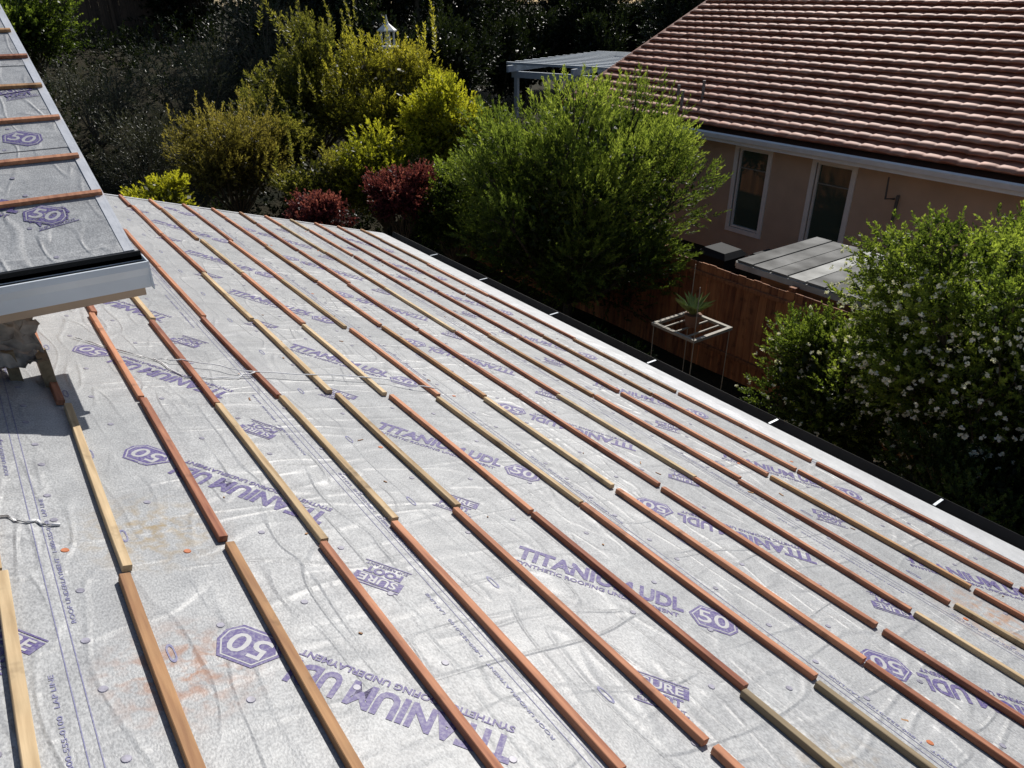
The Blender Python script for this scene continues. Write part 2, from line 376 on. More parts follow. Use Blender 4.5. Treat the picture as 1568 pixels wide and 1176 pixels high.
mb=MB(); mb.box((-1.9,U1-.03,.005),(VE,U1+.022,.009)); mb.obj('rake_metal',M_ALUM,house,M1)
# ---- upper roof
XL=-5.0; QL=6.6
mb=MB()
lp2=[0,1.13,2.32,3.51,4.7,5.89,QL]
for a,b in zip(lp2[:-1],lp2[1:]):
    mb.add([(XL,a,.004),(0,a,.004),(0,b,0),(XL,b,0),(XL,a,0),(0,a,0)],[(0,1,2,3),(4,5,1,0)])
mb.obj('upper_underlayment',M_UND,house,M2)
mb=MB(); mb.box((XL,0.02,-.07),(-.01,QL,-.004)); mb.obj('upper_roof_deck',M_FASC,house,M2)
mb=MB(); mb.box((XL,QL+.001,-.05),(-.01,QL+.2,0)); mb.obj('upper_ridge',M_UND,house,M2)
B2={'red':MB(),'brn':MB()}
for i,q in enumerate((.56,1.0,1.48,1.97,2.45,2.93,3.4,3.88,4.35,4.8,5.3,5.8,6.3)):
    x=0-.02*random.random()
    while x>XL:
        ln_=random.uniform(1.2,1.4); batten(B2[random.choice(['red','red','brn'])],q+random.uniform(-.006,.006),max(x-ln_,XL),x,.0045,wd=.034,ax=1); x-=ln_+.01
B2['red'].obj('upper_battens_red',M_RED,house,M2); B2['brn'].obj('upper_battens_brown',M_BRN,house,M2)
ink2=MB(); wh2=MB()
z2=lambda a:.0042
for (x,q,a) in ((-.27,.40,1),(-1.0,.9,0),(-.16,1.9,1),(-.95,1.75,0),(-1.6,.5,1),(-.3,2.75,1),(-.2,3.4,1),(-1.5,2.2,0)):
    if a: badge((x,q),R(15),zf=z2,lim=(.02,QL,XL,-.02),tg=(ink2,wh2))
    else: logo((x,q),R(-35),zf=z2,lim=(.02,QL,XL,-.02),tg=(ink2,wh2))
ink2.obj('upper_lettering',M_INK,house,M2); wh2.obj('upper_lettering_reverse',M_WHT,house,M2)
cap=MB(); random.seed(5)
for q in np.arange(.08,6.4,.26):
    for x in np.arange(XL+.1,-.03,.38):
        cap.disc((x+random.uniform(-.1,.1) if x<-.2 else x,q+random.uniform(-.06,.06)+.01,.0035),.0125,.002)
cap.obj('upper_cap_nails',M_CAP,house,M2)
mb=MB(); mb.box((-.006,0,-.05),(.006,QL,.0065)); mb.box((-.04,0.0,.0046),(-.006,QL,.0062)); mb.obj('upper_rake_metal',M_ALUM,house,M2)
gx0,gx1=XL+QC.x,QC.x+.03; gy=QC.y-.02; gz=QC.z-.02
mb=MB()
mb.extr([(gy,gz),(gy,gz-.135),(gy-.085,gz-.135),(gy-.10,gz-.07),(gy-.125,gz-.03),(gy-.125,gz+.0),(gy-.112,gz+.0),(gy-.112,gz-.03),(gy-.09,gz-.07),(gy-.078,gz-.128),(gy-.006,gz-.128),(gy-.006,gz)],gx0,gx1,'x')
mb.box((gx1-.003,gy-.127,gz-.137),(gx1+.003,gy+.002,gz+.001))
mb.obj('upper_gutter',M_PAINTW,house)
mb=MB(); mb.box((gx0,gy-.108,gz-.028),(gx1-.004,gy-.008,gz-.024)); mb.box((gx0,gy-.006,gz-.02),(gx1-.004,gy+.01,gz+.022)); mb.obj('upper_gutter_inside',M_BLACK,house)
mb=MB(); mb.box((gx0,gy+.002,gz-.20),(gx1-.02,gy+.03,gz-.022)); mb.box((gx0,gy+.03,gz-.19),(gx1-.06,gy+.36,gz-.17))
mb.box((gx1-.07,gy+.03,gz-.2),(gx1-.045,gy+.5,gz-.05)); mb.obj('upper_fascia_and_soffit',M_FASC,house)
mb=MB(); yw=gy+.36; xw2=QC.x-.56
mb.box((gx0,yw,-2.3),(xw2,yw+5.9,gz-.17))
mb.add([(xw2,yw,gz-.17),(xw2,yw+5.9,gz-.17),(xw2,yw+5.9,gz+1.6)],[(0,1,2)])
mb.obj('upper_walls',M_STUC,house)
mb=MB(); n=20
for j in range(n+1):
    for i in range(n+1):
        a=i/n; b=j/n; px=-.42+.50*a; py=yw-.02-.24*b
        hgt=.02+.24*(1-b)**1.5+.07*noise.noise(Vector((a*5,b*5,1)))+.05*noise.noise(Vector((a*13,b*13,4)))
        mb.v.append((px+.04*noise.noise(Vector((a*6,b*6,8))),py+.04*noise.noise(Vector((a*6,b*6,3))),-1.60-.3057*px+max(hgt,.0)))
for j in range(n):
    for i in range(n): q=j*(n+1)+i; mb.f.append((q,q+1,q+n+2,q+n+1))
mb.obj('torn_felt',simple('old_felt',(.40,.37,.33),.85,.5,14),house)
mb=MB()
for i in range(4):
    mb.box((-.35+.13*i,gy+.05+.04*(i%3),-1.66-.03*i),(-.30+.13*i,gy+.18+.04*(i%2),-1.40-.05*i))
mb.obj('cut_wood_scraps',M_GREY,house)

# ---------------------------------------------------------------- terrain
def sm(t): t=max(0,min(1,t)); return t*t*(3-2*t)
def ter(x,y): return GZ+3.8*sm((y-14)/17)*sm((21-x)/10)
cs=[-400,-200,-90]+list(np.arange(-50,70,1.6))+[90,200,400]
gv=[];gf=[]
for y in cs:
    for x in cs: gv.append((x,y,ter(x,y)+(.06*noise.noise(Vector((x*.5,y*.5,0))) if abs(x)<60 else 0)))
n=len(cs)
for j in range(n-1):
    for i in range(n-1): gf.append((j*n+i,j*n+i+1,(j+1)*n+i+1,(j+1)*n+i))
m,nt,o=mat('soil_and_mulch'); b=N(nt,'ShaderNodeBsdfPrincipled'); tc=N(nt,'ShaderNodeTexCoord')
n1=N(nt,'ShaderNodeTexNoise'); n1.inputs['Scale'].default_value=1.2; n1.inputs['Detail'].default_value=8; L(nt,tc.outputs['Object'],n1.inputs['Vector'])
r=ramp(nt,[(.3,(.014,.016,.008)),(.55,(.035,.030,.018)),(.75,(.025,.035,.012))],n1.outputs[0]); L(nt,r.outputs[0],b.inputs['Base Color']); b.inputs['Roughness'].default_value=.95; b.inputs['Specular IOR Level'].default_value=.1
n2=N(nt,'ShaderNodeTexNoise'); n2.inputs['Scale'].default_value=14; n2.inputs['Detail'].default_value=6; L(nt,tc.outputs['Object'],n2.inputs['Vector'])
bp=N(nt,'ShaderNodeBump'); bp.inputs['Strength'].default_value=.8; bp.inputs['Distance'].default_value=.08; L(nt,n2.outputs[0],bp.inputs['Height']); L(nt,bp.outputs[0],b.inputs['Normal'])
L(nt,b.outputs[0],o.inputs[0])
obj('ground',gv,gf,m,smooth=True)

# ---------------------------------------------------------------- neighbour house
nh=empty('neighbor_house')
EX,EZ,BA=13.35,-2.6,R(24); YN0,YN1=-8,16.0
M_TILE,nt,o=mat('clay_roof_tile'); b=N(nt,'ShaderNodeBsdfPrincipled')
at=N(nt,'ShaderNodeAttribute',attribute_name='tint'); tc=N(nt,'ShaderNodeTexCoord')
n1=N(nt,'ShaderNodeTexNoise'); n1.inputs['Scale'].default_value=4; n1.inputs['Detail'].default_value=7; L(nt,tc.outputs['Object'],n1.inputs['Vector'])
r=ramp(nt,[(0,(.36,.135,.080)),(.5,(.50,.225,.145)),(1,(.62,.34,.24))],at.outputs['Fac'])
r2=ramp(nt,[(.3,(.68,.64,.62)),(.7,(1.15,1.15,1.15))],n1.outputs[0])
mx=N(nt,'ShaderNodeMix',data_type='RGBA',blend_type='MULTIPLY'); mx.inputs[0].default_value=1; L(nt,r.outputs[0],mx.inputs[6]); L(nt,r2.outputs[0],mx.inputs[7])
L(nt,mx.outputs[2],b.inputs['Base Color']); b.inputs['Roughness'].default_value=.65; L(nt,b.outputs[0],o.inputs[0])
per=.30; sub=8; ny=int((YN1-YN0)/per)*sub; expo=.335; NC=25
V=[];F=[];T=[]
ys=YN0+np.arange(ny+1)*per/sub
prof=.020*np.abs(np.sin(np.pi*(ys-YN0)/per))**.6
ca,sa=math.cos(BA),math.sin(BA)
for c in range(NC):
    tint=rng.random(ny//sub+2)*.8; off=rng.normal(0,.006,ny//sub+2)
    idx=np.minimum(((ys-YN0)/per+1e-6).astype(int),ny//sub)
    # recessed underside, thick nose, top surface running up under the next course
    for (s,hh,pr) in ((c*expo+.17,-.03,0.0),(c*expo+.012,.095,.9),(c*expo,.118,1),(c*expo+.20,.085,.8),(c*expo+expo+.16,.03,.3)):
        s_=s+off[idx] if pr else np.full_like(ys,s)
        h_=hh+prof*pr
        V.append(np.stack([EX+s_*ca-h_*sa,ys,EZ+s_*sa+h_*ca],1)); T.append(tint[idx])
    for k in range(4):
        a=(c*5+k)*(ny+1)+np.arange(ny); F.append(np.stack([a,a+ny+1,a+ny+2,a+1],1))
fastmesh('roof_tiles',np.concatenate(V),np.concatenate(F),M_TILE,nh,np.concatenate(T))
RX=EX+NC*expo*ca; RZ=EZ+NC*expo*sa
mb=MB(); mb.add([(EX+.05,YN0,EZ-.05),(RX,YN0,RZ-.03),(RX+8,YN0,EZ-.05),(EX+.05,YN1-.03,EZ-.05),(RX,YN1-.03,RZ-.03),(RX+8,YN1-.03,EZ-.05)],[(0,1,4,3),(1,2,5,4),(0,2,1),(3,4,5),(0,3,5,2)])
mb.obj('roof_deck',simple('roof_brown',(.08,.04,.028),.8),nh)
mb=MB(); mb.tube([(RX,YN0,RZ+.02),(RX,YN1,RZ+.02)],[.12,.12],10)
mb.tube([(EX,YN1-.02,EZ+.05),(RX,YN1-.02,RZ+.05)],[.08,.08],8); mb.obj('ridge_tiles',M_TILE,nh)
WX=14.0
mb=MB()
wins=[(9.88,10.66),(7.93,8.72),(2.0,3.3)]; zb,zt=-4.75,-3.0
ysx=[YN0+.5]+sorted([a for w_ in wins for a in w_])+[YN1-.6]
for i in range(len(ysx)-1):
    a,b_=ysx[i],ysx[i+1]
    if any(abs(a-w_[0])<1e-6 for w_ in wins):
        mb.box((WX,a,GZ),(WX+.2,b_,zb)); mb.box((WX,a,zt),(WX+.2,b_,EZ-.07))
    else: mb.box((WX,a,GZ),(WX+.2,b_,EZ-.07))
mb.box((WX+.21,YN1-.8,GZ),(RX+7,YN1-.6,EZ-.07)); mb.add([(WX,YN1-.6,EZ-.1),(RX+7,YN1-.6,EZ-.1),(RX,YN1-.6,RZ-.1)],[(0,1,2)])
mb.obj('walls',M_STUC,nh)
M_TRIM=simple('white_trim_paint',(.76,.76,.74),.5,.04)
M_GLASS,nt,o=mat('window_glass'); b=N(nt,'ShaderNodeBsdfPrincipled'); b.inputs['Base Color'].default_value=(.05,.075,.06,1); b.inputs['Roughness'].default_value=.04; L(nt,b.outputs[0],o.inputs[0])
tr=MB(); gl=MB(); bl=MB()
for a,b_ in wins:
    t=.10
    tr.box((WX-.03,a-t,zt),(WX+.02,b_+t,zt+t)); tr.box((WX-.03,a-t,zb-t),(WX+.02,b_+t,zb)); tr.box((WX-.03,a-t,zb),(WX+.02,a,zt)); tr.box((WX-.03,b_,zb),(WX+.02,b_+t,zt))
    tr.box((WX+.03,a,zb),(WX+.08,a+.04,zt)); tr.box((WX+.03,b_-.04,zb),(WX+.08,b_,zt)); tr.box((WX+.03,a+.04,zb),(WX+.08,b_-.04,zb+.04)); tr.box((WX+.03,a+.04,zt-.04),(WX+.08,b_-.04,zt))
    gl.box((WX+.085,a,zb),(WX+.09,b_,zt))
    bl.box((WX+.060,a+.04,zt-.43),(WX+.082,b_-.04,zt-.405))
tr.obj('window_frames',M_TRIM,nh); gl.obj('window_glass',M_GLASS,nh)
bl.obj('window_sash_bars',simple('sash_grey',(.2,.22,.2),.5),nh)
mb=MB(); mb.extr([(EX-.1,EZ-.01),(EX-.13,EZ-.04),(EX-.10,EZ-.13),(EX+.0,EZ-.13),(EX+.0,EZ-.05),(EX-.03,EZ-.05)],YN0,YN1); mb.box((EX+.003,YN0,EZ-.22),(EX+.03,YN1,EZ-.051)); mb.obj('gutter',M_PAINTW,nh)
mb=MB(); mb.box((EX+.03,YN0,EZ-.20),(WX+.1,YN1-.05,EZ-.18)); mb.tube([(WX-.08,14.6,EZ-.15),(WX-.08,14.6,GZ)],[.04,.04],8); mb.obj('soffit_and_downspout',M_TRIM,nh)
mb=MB()
for (y,s) in ((12.6,.7),(12.1,1.0),(12.3,.5)): mb.tube([(EX+s*ca,y,EZ+s*sa),(EX+s*ca,y,EZ+s*sa+.45)],[.035,.035],8)
mb.obj('vent_pipes',simple('vent_grey',(.22,.19,.17),.6),nh)
mb=MB(); mb.tube([(WX-.02,7.0,-3.4),(WX-.35,7.0,-3.35),(WX-.4,7.0,-2.95)],[.02,.02,.015],6); mb.tube([(WX-.1,6.9,-3.8),(WX-.1,6.9,-3.3)],[.03,.03],6)
mb.obj('wall_antenna',simple('antenna_grey',(.09,.09,.09),.6),nh)

# ---------------------------------------------------------------- fences
M_FENCE=wood_mat('fence_boards',(.12,.038,.018),(.40,.17,.07),(14,14,1.2))
def fence(name,p0,p1,h,zfun,m,bw=.14,side=-1):
    e=empty(name); mb=MB(); p0=Vector(p0); p1=Vector(p1); d=(p1-p0); Ln=d.length; d.normalize(); nn=Vector((-d.y,d.x))
    t=0
    while t<Ln:
        a=p0+d*t; c=p0+d*min(t+bw-.006,Ln); z=zfun(a.x,a.y); hh=h+random.uniform(-.012,.012); o_=random.uniform(-.003,.003)
        q=[(a+nn*(o_)),(c+nn*(o_)),(c+nn*(.018+o_)),(a+nn*(.018+o_))]
        mb.add([(p.x,p.y,z-.1) for p in q]+[(p.x,p.y,z+hh) for p in q],[(0,3,2,1),(4,5,6,7),(0,1,5,4),(1,2,6,5),(2,3,7,6),(3,0,4,7)]); t+=bw
    mb.obj('boards',m,e); mb=MB(); t=0
    while t<Ln:
        a=p0+d*t+nn*.06*side; z=zfun(a.x,a.y); mb.box((a.x-.05,a.y-.05,z),(a.x+.05,a.y+.05,z+h+.06)); t+=2.4
    for zz in (.4,h-.15):
        t=0
        while t<Ln:
            a=p0+d*t+nn*.045; c=p0+d*min(t+2.4,Ln)+nn*.045; mb.tube([(a.x,a.y,zfun(a.x,a.y)+zz),(c.x,c.y,zfun(c.x,c.y)+zz)],[.04,.04],4); t+=2.4
    mb.obj('posts_and_rails',m,e)
fence('wooden_fence',(8.93,-4),(8.93,17),1.70,lambda x,y:GZ,M_FENCE)
fence('wooden_fence',(-6,31),(9.5,33),2.0,ter,wood_mat('dark_fence',(.04,.025,.018),(.11,.07,.045),(14,14,1.2)))
# ---------------------------------------------------------------- shed
sh=empty('garden_shed'); mb=MB(); mb.box((9.2,4.5,GZ),(11.0,6.3,-3.62)); mb.obj('walls',M_BRN,sh)
mb=MB(); mb2=MB()
for i in range(8):
    y=4.3+i*.30; (mb if i%4 else mb2).box((9.08,y,-3.58+.006*(i%2)),(11.1,y+.275,-3.55+.006*(i%2)))
mb.obj('roof_panels',simple('weathered_grey_panel',(.15,.15,.145),.8,.55,2.5,bump=.3,spec=.2),sh)
mb2.box((9.06,4.27,-3.67),(9.10,6.68,-3.582)); mb2.box((9.11,4.25,-3.66),(11.1,4.29,-3.585)); mb2.box((9.11,6.69,-3.66),(11.1,6.73,-3.585))
mb2.obj('roof_trim',simple('weathered_white_panel',(.38,.38,.36),.8,.35,3,spec=.2),sh)
def bin_(x,y):
    e=empty('trash_bin',(x,y,GZ)); m=simple('dark_plastic',(.010,.012,.015),.75,spec=.2)
    mb=MB(); a,b_=.22,.30
    mb.add([(-a,-a,.1),(a,-a,.1),(a,a,.1),(-a,a,.1),(-b_,-b_,1.05),(b_,-b_,1.05),(b_,b_,1.05),(-b_,b_,1.05)],[(0,3,2,1),(0,1,5,4),(1,2,6,5),(2,3,7,6),(3,0,4,7)])
    mb.add([(-.33,-.33,1.05),(.33,-.33,1.05),(.33,.33,1.05),(-.33,.33,1.05),(-.24,-.24,1.15),(.24,-.24,1.15),(.24,.24,1.17),(-.24,.24,1.17)],[(0,3,2,1),(4,5,6,7),(0,1,5,4),(1,2,6,5),(2,3,7,6),(3,0,4,7)])
    mb.tube([(-.25,.33,1.08),(.25,.33,1.08)],[.02,.02]); mb.tube([(-.27,.24,.11),(-.2,.24,.11)],[.11,.11],12); mb.tube([(.2,.24,.11),(.27,.24,.11)],[.11,.11],12)
    ob=mb.obj('bin_body',m,None); ob.parent=e
bin_(11.2,8.6); bin_(11.6,7.8)
ps=empty('plant_stand',(7.5,6.1,GZ)); mb=MB(); z=1.35; a=.36
for s in (-1,1):
    mb.box((s*a-.025,-a-.025,z),(s*a+.025,a+.025,z+.04)); mb.box((-a+.025,s*a-.025,z),(a-.025,s*a+.025,z+.04))
for i in range(-1,2): mb.box((-a+.026,i*.2-.010,z+.005),(a-.026,i*.2+.010,z+.025))
for sx in(-1,1):
    for sy in(-1,1): mb.tube([(sx*a,sy*a,0),(sx*a,sy*a,z)],[.007,.007],6)
for sx,sy in((-1,-1),(1,1)): mb.tube([(sx*a,sy*a,z+.04),(sx*a*.9,sy*a*.9,z+.75)],[.006,.006],5)
x=mb.obj('stand_frame',simple('pale_wood_frame',(.30,.27,.22),.7),None); x.parent=ps
mb=MB(); mb.tube([(0,0,z+.03),(0,0,z+.2)],[.09,.12],12); x=mb.obj('pot',simple('pot_clay',(.2,.1,.06),.8),None); x.parent=ps
mb=MB()
for k in range(26):
    t=k*2.4; l=random.uniform(.22,.42); d=Vector((math.cos(t)*.8,math.sin(t)*.8,.9)).normalized(); p=Vector((0,0,z+.18)); q=p+d*l; s_=Vector((-math.sin(t),math.cos(t),0))*.028
    mb.add([p-s_,p+s_,p.lerp(q,.6)+s_+Vector((0,0,.01)),q+d*.05-Vector((0,0,.08)),p.lerp(q,.6)-s_],[(0,1,2,3,4)])
x=mb.obj('spiky_plant',simple('succulent_green',(.20,.24,.07),.5),None); x.parent=ps
pg=empty('pergola'); M_PG=simple('pergola_white_paint',(.46,.52,.58),.6,.05)
MP=Matrix.Translation((19.7,27,-2.6))@Matrix.Rotation(R(20),4,'Z')
mb=MB()
for i in range(13): mb.box((i*.66,-6.8,0),(i*.66+.14,.3,.10))
for yy in (-6.4,-3.2,-.15): mb.box((-.5,yy,-.25),(8.4,yy+.1,-.002))
for xx in (.1,7.6): mb.box((xx,-6.6,-.50),(xx+.12,.1,-.252))
for xx in (.1,7.6):
    for yy in (-6.4,-.2): mb.box((xx-.02,yy,-2.9),(xx+.14,yy+.16,-.503))
mb.obj('beams_and_slats',M_PG,pg,MP)
bf=empty('bird_feeder',(9.6,18.5,-.95)); mb=MB(); r_=.18
for k in range(6):
    t=math.pi/3*k; mb.tube([(r_*math.cos(t),r_*math.sin(t),-.22),(r_*math.cos(t),r_*math.sin(t),.12)],[.025,.025],5)
mb.tube([(0,0,-.27),(0,0,-.22)],[.25,.25],6); mb.tube([(0,0,.12),(0,0,.15),(0,0,.30),(0,0,.36),(0,0,.5)],[.25,.25,.06,.03,.008],6)
mb.tube([(0,0,-4.2),(0,0,-.2)],[.03,.03],6); mb.tube([(0,0,-.18),(0,0,.1)],[.07,.07],6)
x=mb.obj('feeder_body',M_TRIM,None); x.parent=bf

# ---------------------------------------------------------------- vegetation
M_BARK=simple('bark',(.075,.06,.04),.9,.35,10,bump=.8,stretch=(1,1,.3))
def unit(a): return a/np.linalg.norm(a,axis=1,keepdims=True)
def leaves(P,D,Ls,nl,ll,lw,spread,rg,tshoot):
    n=len(P); P=np.repeat(P,nl,0); D=np.repeat(D,nl,0); Ls=np.repeat(Ls,nl); t=np.tile(np.linspace(0,1,nl),n)+rg.normal(0,.03,n*nl); ts=np.repeat(tshoot,nl)
    rnd=unit(rg.normal(size=(n*nl,3))); per_=unit(np.cross(D,rnd)); a=spread*(1-.5*t)+rg.normal(0,.15,n*nl)
    ld=unit(D*np.cos(a)[:,None]+per_*np.sin(a)[:,None]); base=P+D*(Ls*t)[:,None]
    base[:,2]-=.15*(Ls*t)**2
    l=ll*rg.uniform(.6,1.25,n*nl)*(1-.35*t); side=unit(np.cross(ld,unit(rg.normal(size=(n*nl,3)))))*(lw*.5)
    V=np.stack([base,base+ld*(l*.45)[:,None]+side,base+ld*l[:,None],base+ld*(l*.45)[:,None]-side],1).reshape(-1,3)
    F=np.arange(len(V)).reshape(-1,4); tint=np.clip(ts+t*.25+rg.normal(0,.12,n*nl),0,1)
    return V,F,np.repeat(tint,4)
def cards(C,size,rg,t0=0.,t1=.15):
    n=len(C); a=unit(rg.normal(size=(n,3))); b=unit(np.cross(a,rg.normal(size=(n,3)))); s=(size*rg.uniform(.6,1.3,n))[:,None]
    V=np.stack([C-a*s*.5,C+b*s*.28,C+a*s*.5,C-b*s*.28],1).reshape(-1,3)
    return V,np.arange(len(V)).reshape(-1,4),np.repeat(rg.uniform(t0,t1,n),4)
def plant(name,c,rad,m,nl=16,lobe=.45,shoots=800,per=28,ll=.09,lw=.02,SL=.3,spread=.9,seed=1,up=.5,spires=0,inner=1.0,trunk=True,zbase=None,parent=None,tadd=0.):
    rg=np.random.default_rng(seed); c=np.array(c,float); rad=np.array(rad,float)
    e=parent or empty(name,(c[0],c[1],ter(c[0],c[1])))
    zb=ter(c[0],c[1]) if zbase is None else zbase
    d=unit(rg.normal(size=(nl,3))); d[:,2]=d[:,2]*.9+.1
    lc=c+d*rad*(1-lobe*.8)*(rg.random((nl,1))**.35); lr=lobe*rg.uniform(.65,1.2,nl)
    which=rg.integers(0,nl,shoots); dd=unit(rg.normal(size=(shoots,3))+np.array([0,0,.25]))
    P=lc[which]+dd*rad*lr[which][:,None]*rg.uniform(.45,1.0,(shoots,1))
    rel=(P-c)/rad
    D=unit(unit(rel+1e-6)*.6+dd*.5+np.array([0,0,up])+rg.normal(0,.25,(shoots,3)))
    Ls=SL*rg.uniform(.5,1.4,shoots)
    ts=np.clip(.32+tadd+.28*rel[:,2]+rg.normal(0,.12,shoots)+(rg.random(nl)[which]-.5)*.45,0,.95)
    P=P-D*Ls[:,None]*.5
    parts=[leaves(P,D,Ls,per,ll,lw,spread,rg,ts)]
    if inner:
        cs_=max(ll*1.3,.10)
        area=(rad.mean()*.62)**2*12.6
        k2=int(inner*area/(cs_*cs_*.28)*.9); k2=min(k2,9000); cs_=max(cs_,(inner*area/(k2*.28)*.9)**.5)
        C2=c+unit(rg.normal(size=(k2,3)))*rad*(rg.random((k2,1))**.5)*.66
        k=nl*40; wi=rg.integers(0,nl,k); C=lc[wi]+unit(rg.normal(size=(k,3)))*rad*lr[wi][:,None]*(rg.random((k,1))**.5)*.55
        parts.append(cards(C2,cs_,rg)); parts.append(cards(C,max(ll*1.3,.07),rg,0,.3))  # inner cards take the darkest tints, painting shade inside the crown
    if spires:
        a=rg.uniform(0,6.28,spires); rr=np.sqrt(rg.random(spires))*.8
        P2=c+np.stack([np.cos(a)*rr*rad[0],np.sin(a)*rr*rad[1],rad[2]*rg.uniform(.2,.75,spires)],1)
        D2=unit(np.stack([rg.normal(0,.22,spires),rg.normal(0,.22,spires),np.ones(spires)],1))
        parts.append(leaves(P2,D2,rg.uniform(.6,1.3,spires)*rad[2]*.75,70,ll*1.1,lw*1.1,1.1,rg,np.full(spires,.6)))
    off=0; FF=[]
    for p in parts: FF.append(p[1]+off); off+=len(p[0])
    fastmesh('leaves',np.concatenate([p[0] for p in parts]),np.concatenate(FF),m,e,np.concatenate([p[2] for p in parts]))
    if trunk:
        mb=MB(); rnd=random.Random(seed)
        for k in range(nl):
            b0=Vector((c[0]+rnd.uniform(-.06,.06),c[1]+rnd.uniform(-.06,.06),zb-.1)); l_=Vector(lc[k])
            fork=Vector((c[0],c[1],zb+(c[2]-rad[2]*.6-zb)*.7 if c[2]-rad[2]*.6>zb else zb+.15)); mid=fork.lerp(l_,.5)+Vector((rnd.uniform(-.1,.1),rnd.uniform(-.1,.1),-.1))
            R0=.03*rad.mean()
            if k<3: mb.tube([b0,fork,mid,l_],[R0*1.5,R0,R0*.5,R0*.15],7)
            else: mb.tube([fork,mid,l_],[R0*.7,R0*.4,R0*.1],6)
            for q in range(3):
                tip=l_+Vector((rnd.gauss(0,1),rnd.gauss(0,1),rnd.gauss(.5,.8))).normalized()*float(rad.mean()*lr[k]*.7); mb.tube([mid.lerp(l_,.7),(l_+tip)/2,tip],[R0*.25,R0*.12,R0*.04],4)
        mb.obj('trunk_and_limbs',M_BARK,e)
    return e,lc,lr,rad
G_MAIN=leaf_mat('feathery_green_leaf',(.020,.036,.009),(.10,.14,.030),(.25,.30,.07),tb=1.7)
G_YEL=leaf_mat('yellow_green_leaf',(.06,.07,.010),(.28,.29,.03),(.52,.50,.06))
G_GOLD=leaf_mat('golden_leaf',(.045,.045,.010),(.20,.195,.03),(.42,.38,.07))
G_OLI=leaf_mat('olive_leaf',(.030,.036,.010),(.125,.13,.03),(.28,.26,.07))
G_TAN=leaf_mat('olive_tan_leaf',(.045,.04,.013),(.16,.14,.04),(.31,.26,.085))
G_RED=leaf_mat('burgundy_leaf',(.03,.010,.013),(.13,.03,.046),(.30,.10,.12),tb=1.1)
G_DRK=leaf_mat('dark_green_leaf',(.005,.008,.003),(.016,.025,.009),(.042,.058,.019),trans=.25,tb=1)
G_SHR=leaf_mat('shrub_green_leaf',(.016,.028,.007),(.085,.125,.026),(.24,.30,.06))
G_DSH=leaf_mat('clipped_shrub_leaf',(.012,.022,.007),(.035,.06,.014),(.08,.12,.03),trans=.35)
G_GRY=leaf_mat('grey_twig_leaf',(.03,.034,.023),(.07,.075,.052),(.15,.15,.115),trans=.2,tb=1)
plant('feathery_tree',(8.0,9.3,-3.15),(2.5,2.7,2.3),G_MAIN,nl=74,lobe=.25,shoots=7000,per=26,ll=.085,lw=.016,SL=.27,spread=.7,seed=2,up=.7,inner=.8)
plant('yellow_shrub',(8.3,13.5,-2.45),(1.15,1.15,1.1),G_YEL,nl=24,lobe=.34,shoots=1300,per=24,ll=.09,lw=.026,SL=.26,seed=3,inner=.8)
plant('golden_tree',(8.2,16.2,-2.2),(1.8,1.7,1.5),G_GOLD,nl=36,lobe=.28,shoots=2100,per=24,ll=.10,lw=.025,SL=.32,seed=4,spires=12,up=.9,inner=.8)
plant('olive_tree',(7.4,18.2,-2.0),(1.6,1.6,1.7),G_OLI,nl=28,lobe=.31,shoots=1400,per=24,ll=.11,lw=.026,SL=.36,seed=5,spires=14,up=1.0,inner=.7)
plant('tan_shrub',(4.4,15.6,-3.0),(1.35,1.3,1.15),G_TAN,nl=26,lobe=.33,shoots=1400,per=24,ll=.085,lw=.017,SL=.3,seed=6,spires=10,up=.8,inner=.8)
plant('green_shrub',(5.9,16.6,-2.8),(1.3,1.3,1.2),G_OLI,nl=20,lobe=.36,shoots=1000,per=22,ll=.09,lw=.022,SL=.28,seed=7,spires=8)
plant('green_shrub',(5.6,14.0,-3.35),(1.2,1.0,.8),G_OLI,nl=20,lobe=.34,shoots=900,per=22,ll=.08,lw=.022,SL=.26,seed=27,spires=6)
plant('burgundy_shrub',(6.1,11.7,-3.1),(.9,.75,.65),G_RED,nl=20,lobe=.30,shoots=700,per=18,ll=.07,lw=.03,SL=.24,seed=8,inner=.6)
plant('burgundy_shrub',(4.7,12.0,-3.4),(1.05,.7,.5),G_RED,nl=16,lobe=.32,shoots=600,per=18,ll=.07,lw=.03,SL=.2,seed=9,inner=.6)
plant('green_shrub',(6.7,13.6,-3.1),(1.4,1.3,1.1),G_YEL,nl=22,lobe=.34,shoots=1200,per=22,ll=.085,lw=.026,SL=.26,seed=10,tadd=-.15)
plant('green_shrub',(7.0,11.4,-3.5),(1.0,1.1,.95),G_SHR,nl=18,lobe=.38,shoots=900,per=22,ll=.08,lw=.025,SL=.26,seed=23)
plant('green_shrub',(2.6,13.6,-3.15),(.7,.8,.6),G_YEL,nl=14,lobe=.38,shoots=600,per=20,ll=.07,lw=.024,SL=.2,seed=11)
plant('green_shrub',(2.1,23.2,-.7),(1.5,1.5,1.4),G_SHR,nl=18,shoots=900,per=22,ll=.11,lw=.033,SL=.3,seed=12)
for i,(x,y,z,a,b) in enumerate([(2.9,21.0,-2.3,1.7,1.2),(5.2,20.5,-2.2,1.6,1.4),(7.6,22.5,-1.0,1.5,1.8),(3.2,17.5,-3.0,1.3,1.1)]):
    plant('twiggy_shrub',(x,y,z),(a,a,b),G_GRY,nl=14,shoots=800,per=16,ll=.07,lw=.012,SL=.5,seed=13+i,inner=0,up=.9)
M_PETAL=leaf_mat('white_petals',(.7,.7,.6),(.78,.78,.7),(.85,.85,.78),trans=.35,tb=.9)
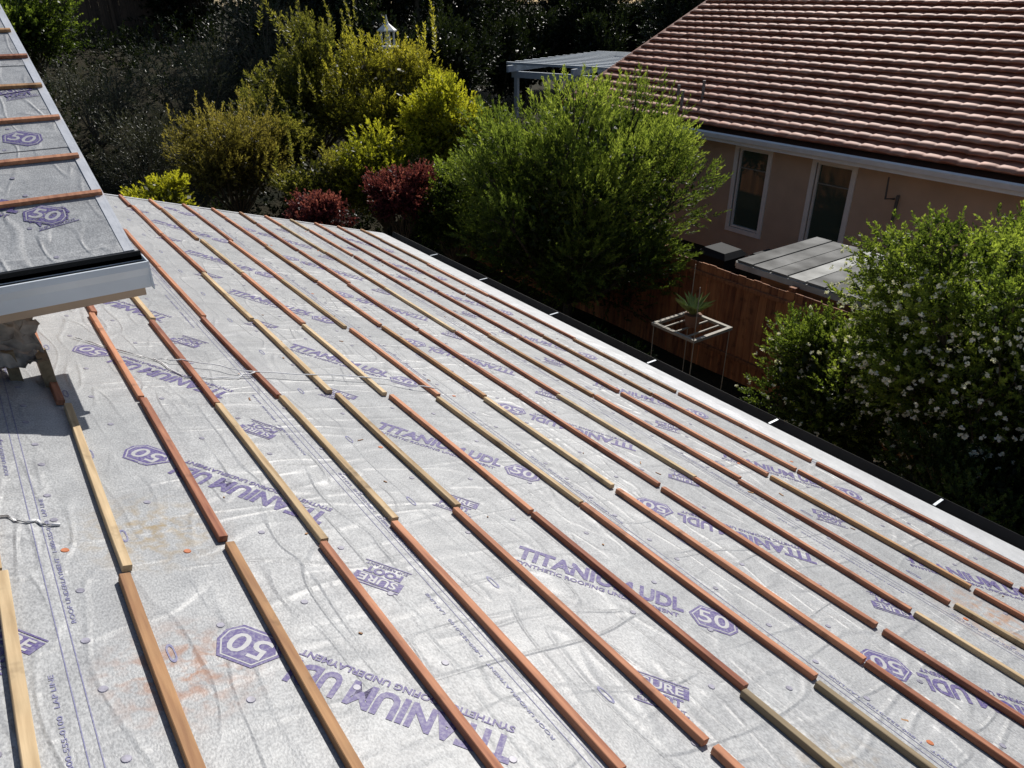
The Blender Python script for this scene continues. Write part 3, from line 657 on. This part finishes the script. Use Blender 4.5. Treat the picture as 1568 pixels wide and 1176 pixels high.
def flowers(e,lc,lr,rad,nf,seed,f):
    rg=np.random.default_rng(seed)
    w_=rg.integers(0,len(lc),nf); dd=unit(rg.normal(size=(nf,3))+np.array([-.8,0,.2])); FP=lc[w_]+dd*rad*lr[w_][:,None]*rg.uniform(1.0,1.18,(nf,1))
    FP=FP[f(FP)]
    V,F,T=leaves(FP,unit(rg.normal(size=(len(FP),3))),np.full(len(FP),.04),12,.030,.026,1.3,rg,np.full(len(FP),.5))
    fastmesh('white_flowers',V,F,M_PETAL,e,T)
e,lc,lr,rad=plant('flowering_shrub',(7.75,2.2,-3.2),(1.75,2.05,2.0),G_SHR,nl=84,lobe=.24,shoots=8200,per=24,ll=.055,lw=.019,SL=.17,spread=.95,seed=18,up=.4,inner=1.1,tadd=.08)
flowers(e,lc,lr,rad,2400,5,lambda P:(P[:,0]<8.0)&(P[:,2]<-2.2)&(P[:,2]>-4.6))
e,lc,lr,rad=plant('flowering_shrub',(7.6,3.9,-4.1),(1.0,1.3,1.15),G_SHR,nl=40,lobe=.28,shoots=3000,per=22,ll=.055,lw=.018,SL=.2,seed=19,up=.5)
flowers(e,lc,lr,rad,320,6,lambda P:P[:,2]>-4.6)
plant('clipped_shrub',(6.6,1.5,-4.2),(1.25,1.5,1.1),G_DSH,nl=50,lobe=.30,shoots=3600,per=22,ll=.045,lw=.02,SL=.12,seed=20,inner=1.2)
plant('low_shrub',(6.9,7.4,-4.9),(.8,1.2,.5),G_DSH,nl=14,shoots=700,per=20,ll=.08,lw=.03,SL=.2,seed=21)
plant('garden_tree',(11.8,12.6,-3.2),(1.3,1.6,1.2),G_SHR,nl=18,shoots=900,per=22,ll=.1,lw=.03,SL=.28,seed=22)
# dark undergrowth covering the slope behind the house
rg=np.random.default_rng(77); n=5200
x=rg.uniform(-3,19,n); y=rg.uniform(12.2,31,n); keep=~((x>8.2)&(x<20)&(y<16.8)); x,y=x[keep],y[keep]
hh=np.array([max(0,.55+1.1*noise.noise(Vector((a*.45,b*.45,2)))) for a,b in zip(x,y)])
z=np.array([ter(a,b) for a,b in zip(x,y)])+hh*rg.random(len(x))
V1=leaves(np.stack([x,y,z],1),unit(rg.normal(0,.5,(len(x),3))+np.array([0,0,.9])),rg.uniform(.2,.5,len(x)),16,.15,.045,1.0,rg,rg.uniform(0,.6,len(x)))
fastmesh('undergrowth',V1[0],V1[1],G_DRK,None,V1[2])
tl=empty('tree_line')
TR=[(3,38,1,3.6),(8.6,34,.5,3.4),(12.5,30,-.5,3.0),(12.8,27,3.2,2.6),(16.5,32,.5,3.6),(17,30,4,3),(15.2,25.5,-2.6,2.0),(21.5,36,-.5,3.4),(25,39,-.5,3.8),(29,42,-.3,4),(34,40,-.3,4),(36,33,-.5,3.6),(31,35,-1.5,2.6),(-4,36,1,4),(11.6,24,-2.3,2.0),(10.2,27,-1.6,2.4),(9.6,24.2,2.8,2.0),(29,26,-1,3),(17.5,28.5,-2.8,2.2),
 (24.5,34.5,-3.2,2.4),(27.5,36.5,-2.8,2.8),(31.5,38.5,-2.6,3.0),(29.5,32.5,-3.2,2.2),(34,35,-2.8,2.8)]
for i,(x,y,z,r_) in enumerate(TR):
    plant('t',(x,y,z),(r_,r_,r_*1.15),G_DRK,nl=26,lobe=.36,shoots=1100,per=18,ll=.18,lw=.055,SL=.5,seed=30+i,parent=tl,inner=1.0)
